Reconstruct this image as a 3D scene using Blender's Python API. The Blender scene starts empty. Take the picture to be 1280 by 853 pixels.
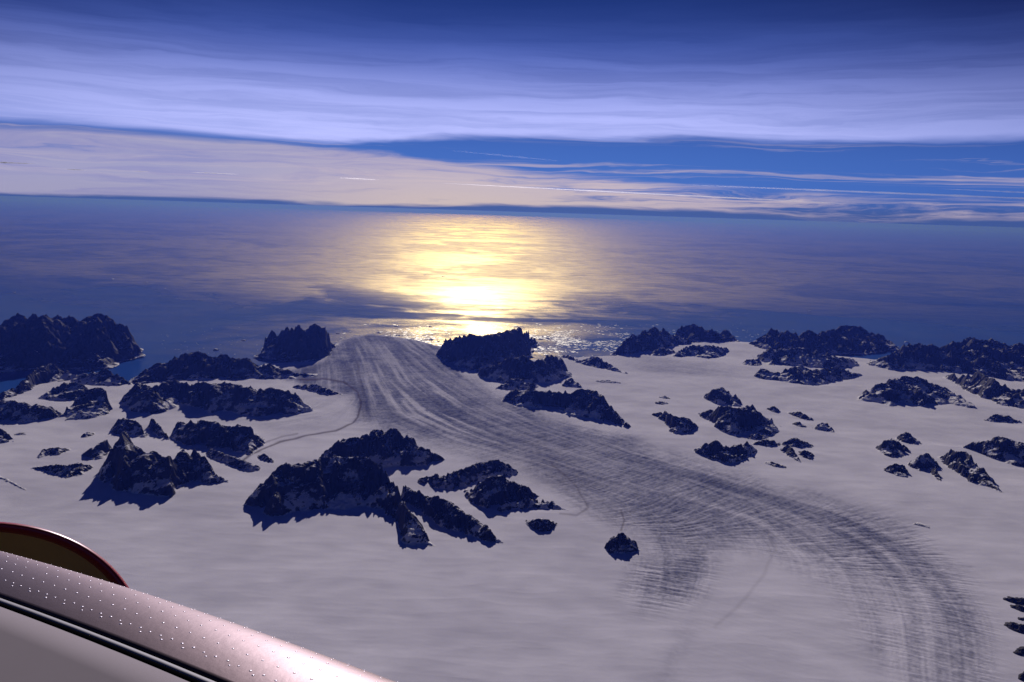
import bpy, math, random
import numpy as np

random.seed(7)
rng = np.random.default_rng(11)
SC = bpy.context.scene
COL = SC.collection
RAD = math.radians

# ------------------------------------------------------------------ camera
ALT = 10000.0                                   # metres above the sea; origin of the scene is at the window of the aircraft
FPX = 1000.0                                    # focal length in photograph pixels (1280 wide)
Y_EYE = 265.0                                   # eye level at the picture's middle column
ROLL = math.atan2(40.0, 1280.0)
PITCH = math.atan2(426.5 - Y_EYE, FPX)

from mathutils import Matrix, Vector
cam_d = bpy.data.cameras.new('camera')
cam = bpy.data.objects.new('camera', cam_d)
COL.objects.link(cam)
cam_d.sensor_width = 36.0
cam_d.lens = 36.0 * FPX / 1280.0
cam_d.clip_start = 0.2
cam_d.clip_end = 6.0e6
_R = Matrix.Rotation(math.pi / 2 - PITCH, 3, 'X') @ Matrix.Rotation(ROLL, 3, 'Z')
cam.matrix_world = _R.to_4x4()
SC.camera = cam
RM = np.array(_R)

# ------------------------------------------------------------------ light
SUN_EL, SUN_AZ = 21.5, -3.0                     # azimuth clockwise from +Y
sun_d = bpy.data.lights.new('sun', 'SUN')
sun = bpy.data.objects.new('sun', sun_d)
COL.objects.link(sun)
sun_d.energy = 5.0
sun_d.angle = RAD(0.5)
sun_d.color = (1.0, 0.90, 0.96)
sd = Vector((math.sin(RAD(SUN_AZ)) * math.cos(RAD(SUN_EL)), math.cos(RAD(SUN_AZ)) * math.cos(RAD(SUN_EL)), math.sin(RAD(SUN_EL))))
sun.rotation_euler = sd.to_track_quat('Z', 'Y').to_euler()

SC.view_settings.view_transform = 'Standard'
SC.view_settings.look = 'None'
SC.view_settings.gamma = 1.0
SC.view_settings.exposure = -0.62
SC.render.engine = 'CYCLES'
SC.cycles.use_denoising = True
SC.cycles.max_bounces = 5
SC.cycles.diffuse_bounces = 2
SC.cycles.glossy_bounces = 2
SC.cycles.transparent_max_bounces = 12
SC.cycles.volume_bounces = 0
SC.cycles.sample_clamp_indirect = 4.0


class G:
    """tiny helper for building node graphs"""
    def __init__(s, tree):
        s.t = tree; tree.nodes.clear()
    def n(s, kind, **kw):
        nd = s.t.nodes.new(kind)
        for k, v in kw.items():
            if k == 'inp':
                for a, b in v.items():
                    if hasattr(b, 'is_linked') or isinstance(b, bpy.types.NodeSocket):
                        s.t.links.new(b, nd.inputs[a])
                    else:
                        nd.inputs[a].default_value = b
            else:
                setattr(nd, k, v)
        return nd
    def m(s, op, a, b=0.0, c=0.0, clamp=False):
        nd = s.t.nodes.new('ShaderNodeMath'); nd.operation = op; nd.use_clamp = clamp
        for i, v in enumerate((a, b, c)):
            if isinstance(v, bpy.types.NodeSocket): s.t.links.new(v, nd.inputs[i])
            else: nd.inputs[i].default_value = v
        return nd.outputs[0]
    def ss(s, x, a, b, lo=0.0, hi=1.0):
        nd = s.t.nodes.new('ShaderNodeMapRange'); nd.interpolation_type = 'SMOOTHSTEP'
        vals = (x, a, b, lo, hi)
        for i, v in enumerate(vals):
            if isinstance(v, bpy.types.NodeSocket): s.t.links.new(v, nd.inputs[i])
            else: nd.inputs[i].default_value = v
        return nd.outputs[0]
    def mix(s, f, a, b, mode='MIX'):
        nd = s.t.nodes.new('ShaderNodeMix'); nd.data_type = 'RGBA'; nd.blend_type = mode; nd.clamp_factor = True
        for i, v in ((0, f), (6, a), (7, b)):
            if isinstance(v, bpy.types.NodeSocket): s.t.links.new(v, nd.inputs[i])
            else: nd.inputs[i].default_value = (*v, 1.0) if isinstance(v, tuple) and len(v) == 3 else v
        return nd.outputs[2]
    def xyz(s, x, y, z=0.0):
        nd = s.t.nodes.new('ShaderNodeCombineXYZ')
        for i, v in enumerate((x, y, z)):
            if isinstance(v, bpy.types.NodeSocket): s.t.links.new(v, nd.inputs[i])
            else: nd.inputs[i].default_value = v
        return nd.outputs[0]
    def noise(s, vec, scale, detail=4.0, rough=0.55, dist=0.0):
        nd = s.n('ShaderNodeTexNoise', inp={'Vector': vec, 'Scale': scale, 'Detail': detail, 'Roughness': rough, 'Distortion': dist})
        return nd.outputs[0]


def make_world():
    w = bpy.data.worlds.new('World')
    SC.world = w
    w.use_nodes = True
    g = G(w.node_tree)
    sky = g.n('ShaderNodeTexSky')
    sky.sky_type = 'NISHITA'
    sky.sun_disc = False
    sky.sun_elevation = RAD(SUN_EL)
    sky.sun_rotation = RAD(SUN_AZ)
    sky.altitude = 8000.0
    sky.air_density = 1.0
    sky.dust_density = 0.15
    sky.ozone_density = 3.0
    base = g.mix(1.0, sky.outputs[0], SKY_TINT, 'MULTIPLY')
    tc = g.n('ShaderNodeTexCoord')
    sp = g.n('ShaderNodeSeparateXYZ', inp={0: tc.outputs['Generated']})
    x, y, z = sp.outputs
    az = g.m('MULTIPLY', g.m('ARCTAN2', x, y), 57.2958)
    el = g.m('MULTIPLY', g.m('ARCSINE', z), 57.2958)
    # dense air low down, darker towards the sides
    base = g.mix(g.ss(el, 2.0, 9.5), LOW_SKY, base)
    base = g.mix(g.ss(el, 2.2, 0.1), base, HORIZON)
    away = g.ss(g.m('ABSOLUTE', g.m('ADD', az, 4.0)), 8.0, 48.0)
    base = g.mix(away, base, g.mix(1.0, base, g.mix(g.ss(el, 5.0, 15.0), (0.8, 0.8, 0.85), (0.42, 0.30, 0.42)), 'MULTIPLY'))
    front = g.ss(g.m('ABSOLUTE', az), 75.0, 120.0, 1.0, 0.0)
    # the high cirrus drifts in long, nearly level streaks
    wv = g.xyz(g.m('MULTIPLY', az, 0.055), g.m('MULTIPLY', el, 0.42))
    warp = g.m('SUBTRACT', g.noise(wv, 1.3, 4, 0.55, 0.4), 0.5)
    elw = g.m('ADD', el, g.m('MULTIPLY', warp, 1.7))
    s1 = g.noise(g.xyz(g.m('MULTIPLY', az, 0.03), g.m('MULTIPLY', elw, 0.9), 3.1), 1.6, 7, 0.6, 0.3)
    s2 = g.noise(g.xyz(g.m('MULTIPLY', az, 0.06), g.m('MULTIPLY', elw, 1.1), 7.7), 1.5, 9, 0.66, 1.1)
    # high veil: a bright belt at 5..10 degrees thinning upward
    lowedge = g.ss(az, -14.0, 2.0, 4.1, 4.95)
    veil = g.m('MULTIPLY', g.ss(elw, lowedge, g.m('ADD', lowedge, 0.7)), g.ss(elw, 14.5, 5.5))
    veil = g.m('MULTIPLY', veil, g.ss(s1, 0.30, 0.62, 0.70, 1.0))
    side = g.ss(g.m('ABSOLUTE', g.m('ADD', az, 4.0)), 10.0, 42.0, 1.0, 0.52)
    veil = g.m('MULTIPLY', g.m('MULTIPLY', veil, side), front)
    # low bank: thick on one side, thinning into streaks on the other
    banktop = g.ss(az, -20.0, 22.0, 4.3, 1.9)
    bank = g.m('MULTIPLY', g.ss(elw, 0.15, 0.55), g.ss(elw, banktop, g.m('SUBTRACT', banktop, 0.6)))
    bank = g.m('MULTIPLY', bank, g.ss(s2, g.ss(az, -20.0, 25.0, 0.12, 0.38), g.ss(az, -20.0, 25.0, 0.46, 0.62)))
    bank = g.m('MULTIPLY', g.m('MULTIPLY', bank, g.ss(az, 6.0, 30.0, 0.95, 0.6)), front)
    veilc = g.mix(g.ss(el, 5.0, 12.0), VEIL_LOW, VEIL_HIGH)
    bankc = g.mix(g.ss(az, -25.0, 10.0), BANK_A, BANK_B)
    bankc = g.mix(g.ss(s2, 0.42, 0.6), g.mix(1.0, bankc, (0.86, 0.86, 0.98), 'MULTIPLY'), bankc)
    s3 = g.noise(g.xyz(g.m('ADD', g.m('MULTIPLY', az, 0.022), g.m('MULTIPLY', el, 0.15)), g.m('MULTIPLY', elw, 2.1), 5.5), 1.4, 8, 0.62, 0.5)
    wisp = g.m('MULTIPLY', g.m('MULTIPLY', g.ss(s3, 0.50, 0.68, 0.0, 0.5), g.ss(el, 0.3, 1.2)), g.m('MULTIPLY', g.ss(el, 6.0, 3.5), front))
    base = g.mix(wisp, base, BANK_B)
    c = g.mix(veil, base, veilc)
    bankc = g.mix(g.m('MULTIPLY', g.ss(g.m('ABSOLUTE', g.m('ADD', az, 4.0)), 20.0, 0.0), g.ss(el, 4.0, 0.5)), bankc, (20.5, 16.4, 15.0))
    c = g.mix(g.m('MULTIPLY', bank, 0.84), c, bankc)
    bg = g.n('ShaderNodeBackground', inp={'Color': c, 'Strength': SKY_STRENGTH})
    out = g.n('ShaderNodeOutputWorld', inp={'Surface': bg.outputs[0]})

SKY_STRENGTH = 0.055
SKY_TINT = (0.34, 0.46, 1.10)
LOW_SKY = (1.8, 4.6, 15.2)
HORIZON = (1.7, 3.2, 9.6)
VEIL_LOW = (14.0, 15.2, 29.0)
VEIL_HIGH = (3.8, 6.0, 20.0)
BANK_A = (12.0, 11.2, 16.0)
BANK_B = (17.5, 14.2, 15.6)
make_world()

# ------------------------------------------------------------------ helpers
def rays(px, py):
    px = np.asarray(px, float); py = np.asarray(py, float)
    v = np.stack([(px - 640.0) / FPX, -(py - 426.5) / FPX, -np.ones_like(px)], -1)
    v = v @ RM.T
    return v / np.linalg.norm(v, axis=-1, keepdims=True)

def at(px, py, z=0.0):
    """point at height z above the sea, x/y in metres"""
    d = rays(px, py)
    t = (z - ALT) / d[..., 2]
    return d[..., :2] * t[..., None]

def to_px(X, Y, Z):
    v = np.stack([X, Y, Z - ALT], -1) @ RM
    return 640.0 - v[..., 0] / v[..., 2] * FPX, 426.5 + v[..., 1] / v[..., 2] * FPX

_perm = np.random.default_rng(5).permutation(4096)
_gang = np.random.default_rng(6).random(4096) * 2 * math.pi
_gx, _gy = np.cos(_gang), np.sin(_gang)

def perlin(x, y, seed=0):
    xi = np.floor(x).astype(np.int64); yi = np.floor(y).astype(np.int64)
    xf = x - xi; yf = y - yi
    u = xf * xf * xf * (xf * (xf * 6 - 15) + 10); v = yf * yf * yf * (yf * (yf * 6 - 15) + 10)
    def gr(ix, iy, dx, dy):
        h = _perm[(_perm[(ix + seed * 131) & 4095] + iy) & 4095]
        return _gx[h] * dx + _gy[h] * dy
    a = gr(xi, yi, xf, yf); b = gr(xi + 1, yi, xf - 1, yf)
    c = gr(xi, yi + 1, xf, yf - 1); d = gr(xi + 1, yi + 1, xf - 1, yf - 1)
    return (a + u * (b - a)) * (1 - v) + (c + u * (d - c)) * v

def fbm(x, y, octv=5, seed=0, gain=0.5):
    s = 0; a = 1.0; n = 0
    for k in range(octv):
        s = s + a * perlin(x * 2 ** k, y * 2 ** k, seed + k); n += a; a *= gain
    return s / n * 1.6

def ridged(x, y, octv=6, seed=0, gain=0.5):
    s = 0; a = 1.0; n = 0; w = 1.0
    for k in range(octv):
        r = (1 - np.abs(perlin(x * 2.03 ** k, y * 2.03 ** k, seed + k)) * 2.0)
        r = r * r
        s = s + a * r * w; n += a; a *= gain
        w = np.clip(r * 1.6, 0, 1)
    return s / n

def sstep(x, a, b):
    t = np.clip((x - a) / (b - a), 0, 1)
    return t * t * (3 - 2 * t)

def seg_dist(X, Y, a, b):
    dx, dy = b[0] - a[0], b[1] - a[1]
    L = dx * dx + dy * dy + 1e-9
    t = np.clip(((X - a[0]) * dx + (Y - a[1]) * dy) / L, 0, 1)
    return np.hypot(X - a[0] - t * dx, Y - a[1] - t * dy), t

def line_dist(X, Y, pts):
    d = np.full(X.shape, 1e12)
    for a, b in zip(pts[:-1], pts[1:]):
        d = np.minimum(d, seg_dist(X, Y, a, b)[0])
    return d

def inside(X, Y, poly):
    r = np.zeros(X.shape, bool)
    n = len(poly)
    for i in range(n):
        x1, y1 = poly[i]; x2, y2 = poly[(i + 1) % n]
        if y1 == y2: continue
        c = ((y1 > Y) != (y2 > Y)) & (X < (x2 - x1) * (Y - y1) / (y2 - y1) + x1)
        r ^= c
    return r

def signed(X, Y, poly):
    d = line_dist(X, Y, list(poly) + [poly[0]])
    return np.where(inside(X, Y, poly), d, -d)

def mesh_np(name, V, F, mat, attrs=None, smooth=False, parent=None):
    me = bpy.data.meshes.new(name)
    nv, nf = len(V), len(F)
    me.vertices.add(nv); me.vertices.foreach_set('co', V.astype(np.float32).ravel())
    k = F.shape[1]
    me.loops.add(nf * k); me.loops.foreach_set('vertex_index', F.astype(np.int32).ravel())
    me.polygons.add(nf)
    me.polygons.foreach_set('loop_start', np.arange(0, nf * k, k, dtype=np.int32))
    me.polygons.foreach_set('loop_total', np.full(nf, k, dtype=np.int32))
    me.update(calc_edges=True)
    me.polygons.foreach_set('use_smooth', np.full(nf, smooth, dtype=bool))
    for an, av in (attrs or {}).items():
        at_ = me.attributes.new(an, 'FLOAT', 'POINT')
        at_.data.foreach_set('value', av.astype(np.float32).ravel())
    me.materials.append(mat)
    o = bpy.data.objects.new(name, me)
    COL.objects.link(o)
    if parent: o.parent = parent
    return o

def grid_faces(nr, nc):
    i = np.arange(nr - 1)[:, None] * nc + np.arange(nc - 1)[None, :]
    return np.stack([i, i + 1, i + nc + 1, i + nc], -1).reshape(-1, 4)

def tag(o, label=None, cat=None, group=None, kind=None):
    if label: o['label'] = label
    if cat: o['category'] = cat
    if group: o['group'] = group
    if kind: o['kind'] = kind
    return o

# ------------------------------------------------------------------ materials
def mat_new(name):
    m = bpy.data.materials.new(name); m.use_nodes = True
    return m, G(m.node_tree)

def finish(g, bsdf):
    g.n('ShaderNodeOutputMaterial', inp={'Surface': bsdf})

def attr(g, name):
    return g.n('ShaderNodeAttribute', attribute_name=name).outputs['Fac']

def snow_material():
    m, g = mat_new('snow_and_ice')
    geo = g.n('ShaderNodeNewGeometry')
    pos = geo.outputs['Position']
    ice, deb, streak, rough = attr(g, 'ice'), attr(g, 'debris'), attr(g, 'streak'), attr(g, 'crev')
    n1 = g.noise(pos, 1 / 2600.0, 6, 0.6)
    n2 = g.noise(pos, 1 / 160.0, 5, 0.65)
    snow = g.mix(g.ss(n1, 0.35, 0.65), (0.73, 0.72, 0.84), (0.81, 0.80, 0.92))
    icec = g.mix(g.ss(g.m('ADD', streak, g.m('MULTIPLY', g.m('SUBTRACT', n1, 0.5), 5.0)), -1.8, 2.2), (0.085, 0.10, 0.19), (0.42, 0.42, 0.53))
    icec = g.mix(g.ss(n2, 0.42, 0.60, 0.0, 0.28), icec, (0.05, 0.06, 0.13))
    c = g.mix(ice, snow, icec)
    c = g.mix(deb, c, (0.10, 0.075, 0.07))
    bmp = g.n('ShaderNodeBump', inp={'Strength': 0.55, 'Distance': 22.0, 'Height': g.m('MULTIPLY', g.noise(pos, 1 / 110.0, 6, 0.7), g.m('ADD', g.m('MULTIPLY', ice, 1.0), 0.05))})
    b = g.n('ShaderNodeBsdfDiffuse', inp={'Color': c, 'Normal': bmp.outputs[0]})
    finish(g, b.outputs[0])
    return m

def rock_material():
    m, g = mat_new('rock_with_snow')
    geo = g.n('ShaderNodeNewGeometry')
    pos = geo.outputs['Position']
    nz = g.n('ShaderNodeSeparateXYZ', inp={0: geo.outputs['Normal']}).outputs[2]
    n1 = g.noise(pos, 1 / 700.0, 6, 0.65)
    n2 = g.noise(pos, 1 / 150.0, 5, 0.7)
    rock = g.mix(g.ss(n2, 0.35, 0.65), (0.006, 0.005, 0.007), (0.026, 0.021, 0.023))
    snowy = attr(g, 'snowy')
    k = g.m('ADD', g.m('ADD', nz, g.m('MULTIPLY', g.m('SUBTRACT', n1, 0.5), 0.55)), g.m('MULTIPLY', snowy, 0.5))
    k = g.m('ADD', k, g.m('MULTIPLY', g.m('SUBTRACT', n2, 0.5), 0.25))
    c = g.mix(g.ss(k, 0.82, 0.87), rock, (0.78, 0.77, 0.84))
    bmp = g.n('ShaderNodeBump', inp={'Strength': 0.6, 'Distance': 35.0, 'Height': n2})
    b = g.n('ShaderNodeBsdfPrincipled', inp={'Base Color': c, 'Roughness': 0.85, 'Specular IOR Level': 0.15, 'Normal': bmp.outputs[0]})
    finish(g, b.outputs[0])
    return m

def sea_material():
    m, g = mat_new('sea_water')
    geo = g.n('ShaderNodeNewGeometry')
    pos = geo.outputs['Position']
    sp = g.n('ShaderNodeSeparateXYZ', inp={0: pos})
    X = g.m('MULTIPLY', sp.outputs[0], 1e-3); Y = g.m('MULTIPLY', sp.outputs[1], 1e-3)
    v = g.xyz(g.m('ADD', g.m('MULTIPLY', X, 0.6), g.m('MULTIPLY', Y, 0.05)), g.m('MULTIPLY', Y, 0.6))
    w1 = g.noise(v, 0.055, 6, 0.62, 1.2)             # wind patches tens of kilometres long
    w2 = g.noise(v, 0.35, 5, 0.65, 0.6)
    k = g.m('ADD', g.m('MULTIPLY', w1, 0.75), g.m('MULTIPLY', w2, 0.25))
    calm = g.ss(Y, 122.0, 70.0)
    far_r = g.ss(k, 0.42, 0.56, 0.46, 0.60)
    near_r = g.ss(k, 0.44, 0.58, 0.11, 0.27)
    rough = g.m('ADD', g.m('MULTIPLY', far_r, g.m('SUBTRACT', 1.0, calm)), g.m('MULTIPLY', near_r, calm))
    st = g.noise(g.xyz(g.m('MULTIPLY', X, 0.25), g.m('MULTIPLY', Y, 0.5)), 1.0, 7, 0.68, 0.5)
    fac = g.m('MULTIPLY', g.ss(st, 0.33, 0.62, 0.12, 0.20), g.ss(k, 0.38, 0.56, 0.85, 1.0))
    rip = g.noise(g.xyz(g.m('MULTIPLY', X, 1.0), g.m('MULTIPLY', Y, 0.7)), 3.0, 5, 0.7)
    bmp = g.n('ShaderNodeBump', inp={'Strength': 0.5, 'Distance': 30.0, 'Height': rip})
    df = g.n('ShaderNodeBsdfDiffuse', inp={'Color': (0.020, 0.085, 0.36, 1)})
    gl = g.n('ShaderNodeBsdfGlossy', inp={'Color': (1.0, 0.82, 0.42, 1), 'Roughness': rough, 'Normal': bmp.outputs[0]})  # gold of the sun glint is put into the water's reflection colour
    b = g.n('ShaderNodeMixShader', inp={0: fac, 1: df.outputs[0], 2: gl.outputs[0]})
    finish(g, b.outputs[0])
    return m

def simple(name, col, rough=0.5, metal=0.0, spec=0.5, bumpscale=None, bump=0.1, vary=None):
    m, g = mat_new(name)
    inp = {'Base Color': (*col, 1), 'Roughness': rough, 'Metallic': metal, 'Specular IOR Level': spec}
    tc = g.n('ShaderNodeTexCoord').outputs['Object']
    if vary:
        inp['Base Color'] = g.mix(g.noise(tc, vary[0], 5, 0.6), tuple(c * (1 - vary[1]) for c in col), tuple(min(1, c * (1 + vary[1])) for c in col))
    if bumpscale:
        inp['Normal'] = g.n('ShaderNodeBump', inp={'Strength': bump, 'Distance': 0.01, 'Height': g.noise(tc, bumpscale, 4, 0.6)}).outputs[0]
    b = g.n('ShaderNodeBsdfPrincipled', inp=inp)
    finish(g, b.outputs[0])
    return m

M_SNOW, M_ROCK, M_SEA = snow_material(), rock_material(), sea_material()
M_BERG = simple('iceberg_ice', (0.60, 0.66, 0.74), 0.5, vary=(0.01, 0.15))

ZS = -ALT                                       # world z of sea level

# ------------------------------------------------------------------ sea
def build_sea():
    rings = [300.0, 9000, 20000, 40000, 70000, 120000, 250000, 600000, 2000000]
    n = 96
    V = []; F = []
    for r in rings:
        for k in range(n):
            a = 2 * math.pi * k / n
            V.append((r * math.cos(a), r * math.sin(a), ZS))
    for i in range(len(rings) - 1):
        for k in range(n):
            F.append((i * n + k, (i + 1) * n + k, (i + 1) * n + (k + 1) % n, i * n + (k + 1) % n))
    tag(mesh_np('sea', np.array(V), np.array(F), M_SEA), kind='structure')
build_sea()

# ------------------------------------------------------------------ haze
def build_haze():
    R, z0, z1 = 2050000.0, ZS - 1.0, 60.0
    V = np.array([(x, y, z) for z in (z0, z1) for x, y in ((-R, -R), (R, -R), (R, R), (-R, R))])
    F = np.array([(0, 3, 2, 1), (4, 5, 6, 7), (0, 1, 5, 4), (1, 2, 6, 5), (2, 3, 7, 6), (3, 0, 4, 7)])
    m, g = mat_new('haze_air')
    v = g.n('ShaderNodeVolumePrincipled', inp={'Color': (*HAZE_COLOR, 1), 'Density': HAZE_DENSITY, 'Anisotropy': 0.35,
                                              'Absorption Color': (*HAZE_ABS, 1)})
    g.n('ShaderNodeOutputMaterial', inp={'Volume': v.outputs[0]})
    tag(mesh_np('haze', V, F, m), kind='stuff')
HAZE_DENSITY = 5.5e-6
HAZE_COLOR = (0.032, 0.066, 0.45)
HAZE_ABS = (0.70, 0.68, 0.15)
build_haze()

# ------------------------------------------------------------------ ice sheet with the glacier
COAST = [(-400, 530), (-60, 520), (0, 500), (50, 482), (100, 476), (150, 481), (170, 482), (300, 470), (330, 456), (400, 452), (415, 437), (425, 427), (440, 422.5), (462, 420), (482, 421),
         (500, 423.5), (522, 427), (545, 433), (560, 437), (600, 444), (650, 452), (690, 450), (770, 446), (800, 440), (850, 430), (920, 428),
         (960, 432), (1040, 446), (1110, 452), (1200, 450), (1330, 460), (1700, 480)]
TRUNK = [(425, 427), (462, 420), (500, 423.5), (545, 433), (558, 446), (590, 474), (640, 505), (700, 528), (790, 552), (870, 582), (960, 612), (1060, 642),
         (1140, 672), (1200, 720), (1236, 780), (1255, 870), (1130, 880), (1080, 800), (1040, 745), (1010, 730), (960, 700), (900, 700), (880, 760), (800, 770), (775, 745),
         (790, 700), (800, 675), (760, 662), (720, 640), (690, 610), (650, 585), (560, 565), (480, 540), (445, 528), (440, 500), (380, 490), (345, 470), (400, 452)]
FLOWS = [
    [(1200, 860), (1190, 770), (1130, 695), (1030, 645), (900, 605), (780, 572), (680, 538), (600, 503), (540, 465), (490, 424)],
    [(1040, 860), (1050, 780), (1030, 710), (960, 662), (860, 625), (750, 592), (650, 560), (560, 522), (500, 480), (462, 422)],
    [(860, 860), (915, 790), (958, 730), (968, 690), (940, 655), (870, 635), (790, 620), (720, 600), (640, 575), (560, 552), (480, 520), (455, 480), (440, 428)],
    [(260, 600), (310, 577), (350, 556), (420, 541), (446, 527), (450, 505), (445, 470), (430, 430)],
    [(1250, 860), (1240, 780), (1180, 695), (1070, 645), (960, 610), (870, 580), (790, 548), (700, 530), (620, 495), (560, 440)],
    [(740, 860), (770, 790), (790, 740), (800, 700), (790, 660), (740, 630), (690, 600)],
    [(250, 530), (330, 525), (400, 520), (440, 505), (440, 470)],
    [(1100, 500), (1000, 490), (900, 475), (800, 462), (740, 450)],
    [(1280, 660), (1180, 620), (1060, 600), (960, 600), (880, 578)],
]

def blob(u, v, cx, cy, rx, ry, ang=0.0, soft=1.0):
    c, s = math.cos(RAD(ang)), math.sin(RAD(ang))
    du, dv = u - cx, v - cy
    a = (du * c + dv * s) / rx; b = (-du * s + dv * c) / ry
    return np.exp(-(a * a + b * b) ** soft)

LICGRID = {}
def build_flow_noise():
    cell = 45.0
    xs = np.arange(-30000, 38000, cell); ys = np.arange(13500, 74000, cell)
    X, Y = np.meshgrid(xs, ys)
    # direction field on a coarse grid
    cx = np.arange(-30000, 38001, 500.0); cy = np.arange(13500, 74501, 500.0)
    CX, CY = np.meshgrid(cx, cy)
    DX = np.zeros(CX.shape); DY = np.zeros(CX.shape)
    for ln in FLOWS:
        p = at(*np.array(ln, float).T)
        for a, b in zip(p[:-1], p[1:]):
            L = math.hypot(*(b - a)); n = max(1, int(L / 600))
            t = (b - a) / L
            for k in range(n):
                q = a + (b - a) * (k + 0.5) / n
                w = 1.0 / ((CX - q[0]) ** 2 + (CY - q[1]) ** 2 + 500 ** 2) ** 1.6
                DX += w * t[0]; DY += w * t[1]
    N = np.hypot(DX, DY) + 1e-30
    DX /= N; DY /= N
    def bil(A, gx, gy):
        i = np.clip(gx.astype(int), 0, A.shape[1] - 2); j = np.clip(gy.astype(int), 0, A.shape[0] - 2)
        fx = np.clip(gx - i, 0, 1); fy = np.clip(gy - j, 0, 1)
        return (A[j, i] * (1 - fx) + A[j, i + 1] * fx) * (1 - fy) + (A[j + 1, i] * (1 - fx) + A[j + 1, i + 1] * fx) * fy
    U = bil(DX, (X - cx[0]) / 500, (Y - cy[0]) / 500); W = bil(DY, (X - cx[0]) / 500, (Y - cy[0]) / 500)
    r = np.random.default_rng(3)
    base = r.standard_normal(X.shape)
    mid = fbm(X / 420.0, Y / 420.0, 3, 40) * 1.8
    big = fbm(X / 1500.0, Y / 1500.0, 3, 60) * 1.6
    def lic(A, u, w, steps, ds):
        acc = A.copy()
        for sgn in (1, -1):
            gx = (X - xs[0]) / cell; gy = (Y - ys[0]) / cell
            for k in range(steps):
                ii = np.clip(gx.astype(int), 0, A.shape[1] - 1); jj = np.clip(gy.astype(int), 0, A.shape[0] - 1)
                gx = gx + sgn * ds * u[jj, ii]; gy = gy + sgn * ds * w[jj, ii]
                i2 = np.clip(np.rint(gx).astype(int), 0, A.shape[1] - 1); j2 = np.clip(np.rint(gy).astype(int), 0, A.shape[0] - 1)
                acc = acc + A[j2, i2]
        return acc / (2 * steps + 1)
    def norm(A):
        return (A - A.mean()) / A.std()
    along = norm(norm(lic(mid, U, W, 60, 1.2)) + 0.8 * norm(lic(base, U, W, 45, 1.0)) + 1.0 * norm(lic(big, U, W, 60, 2.0)))
    # crevasses open across the flow
    q = (base + np.roll(base, 1, 0) + np.roll(base, 1, 1))
    cross = norm(lic(q, -W, U, 7, 1.0))
    LICGRID.update(xs=xs, ys=ys, cell=cell, along=along, cross=cross, bil=bil)
build_flow_noise()

def lic_at(X, Y, which):
    L = LICGRID
    return L['bil'](L[which], (X - L['xs'][0]) / L['cell'], (Y - L['ys'][0]) / L['cell'])

def ice_base(X, Y):
    """height of the ice above the sea"""
    h = 120.0 + 120.0 * fbm(X / 6500.0, Y / 6500.0, 4, 3) + 18.0 * fbm(X / 2400.0, Y / 3000.0, 3, 13)
    return np.maximum(h, 35.0)

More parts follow.
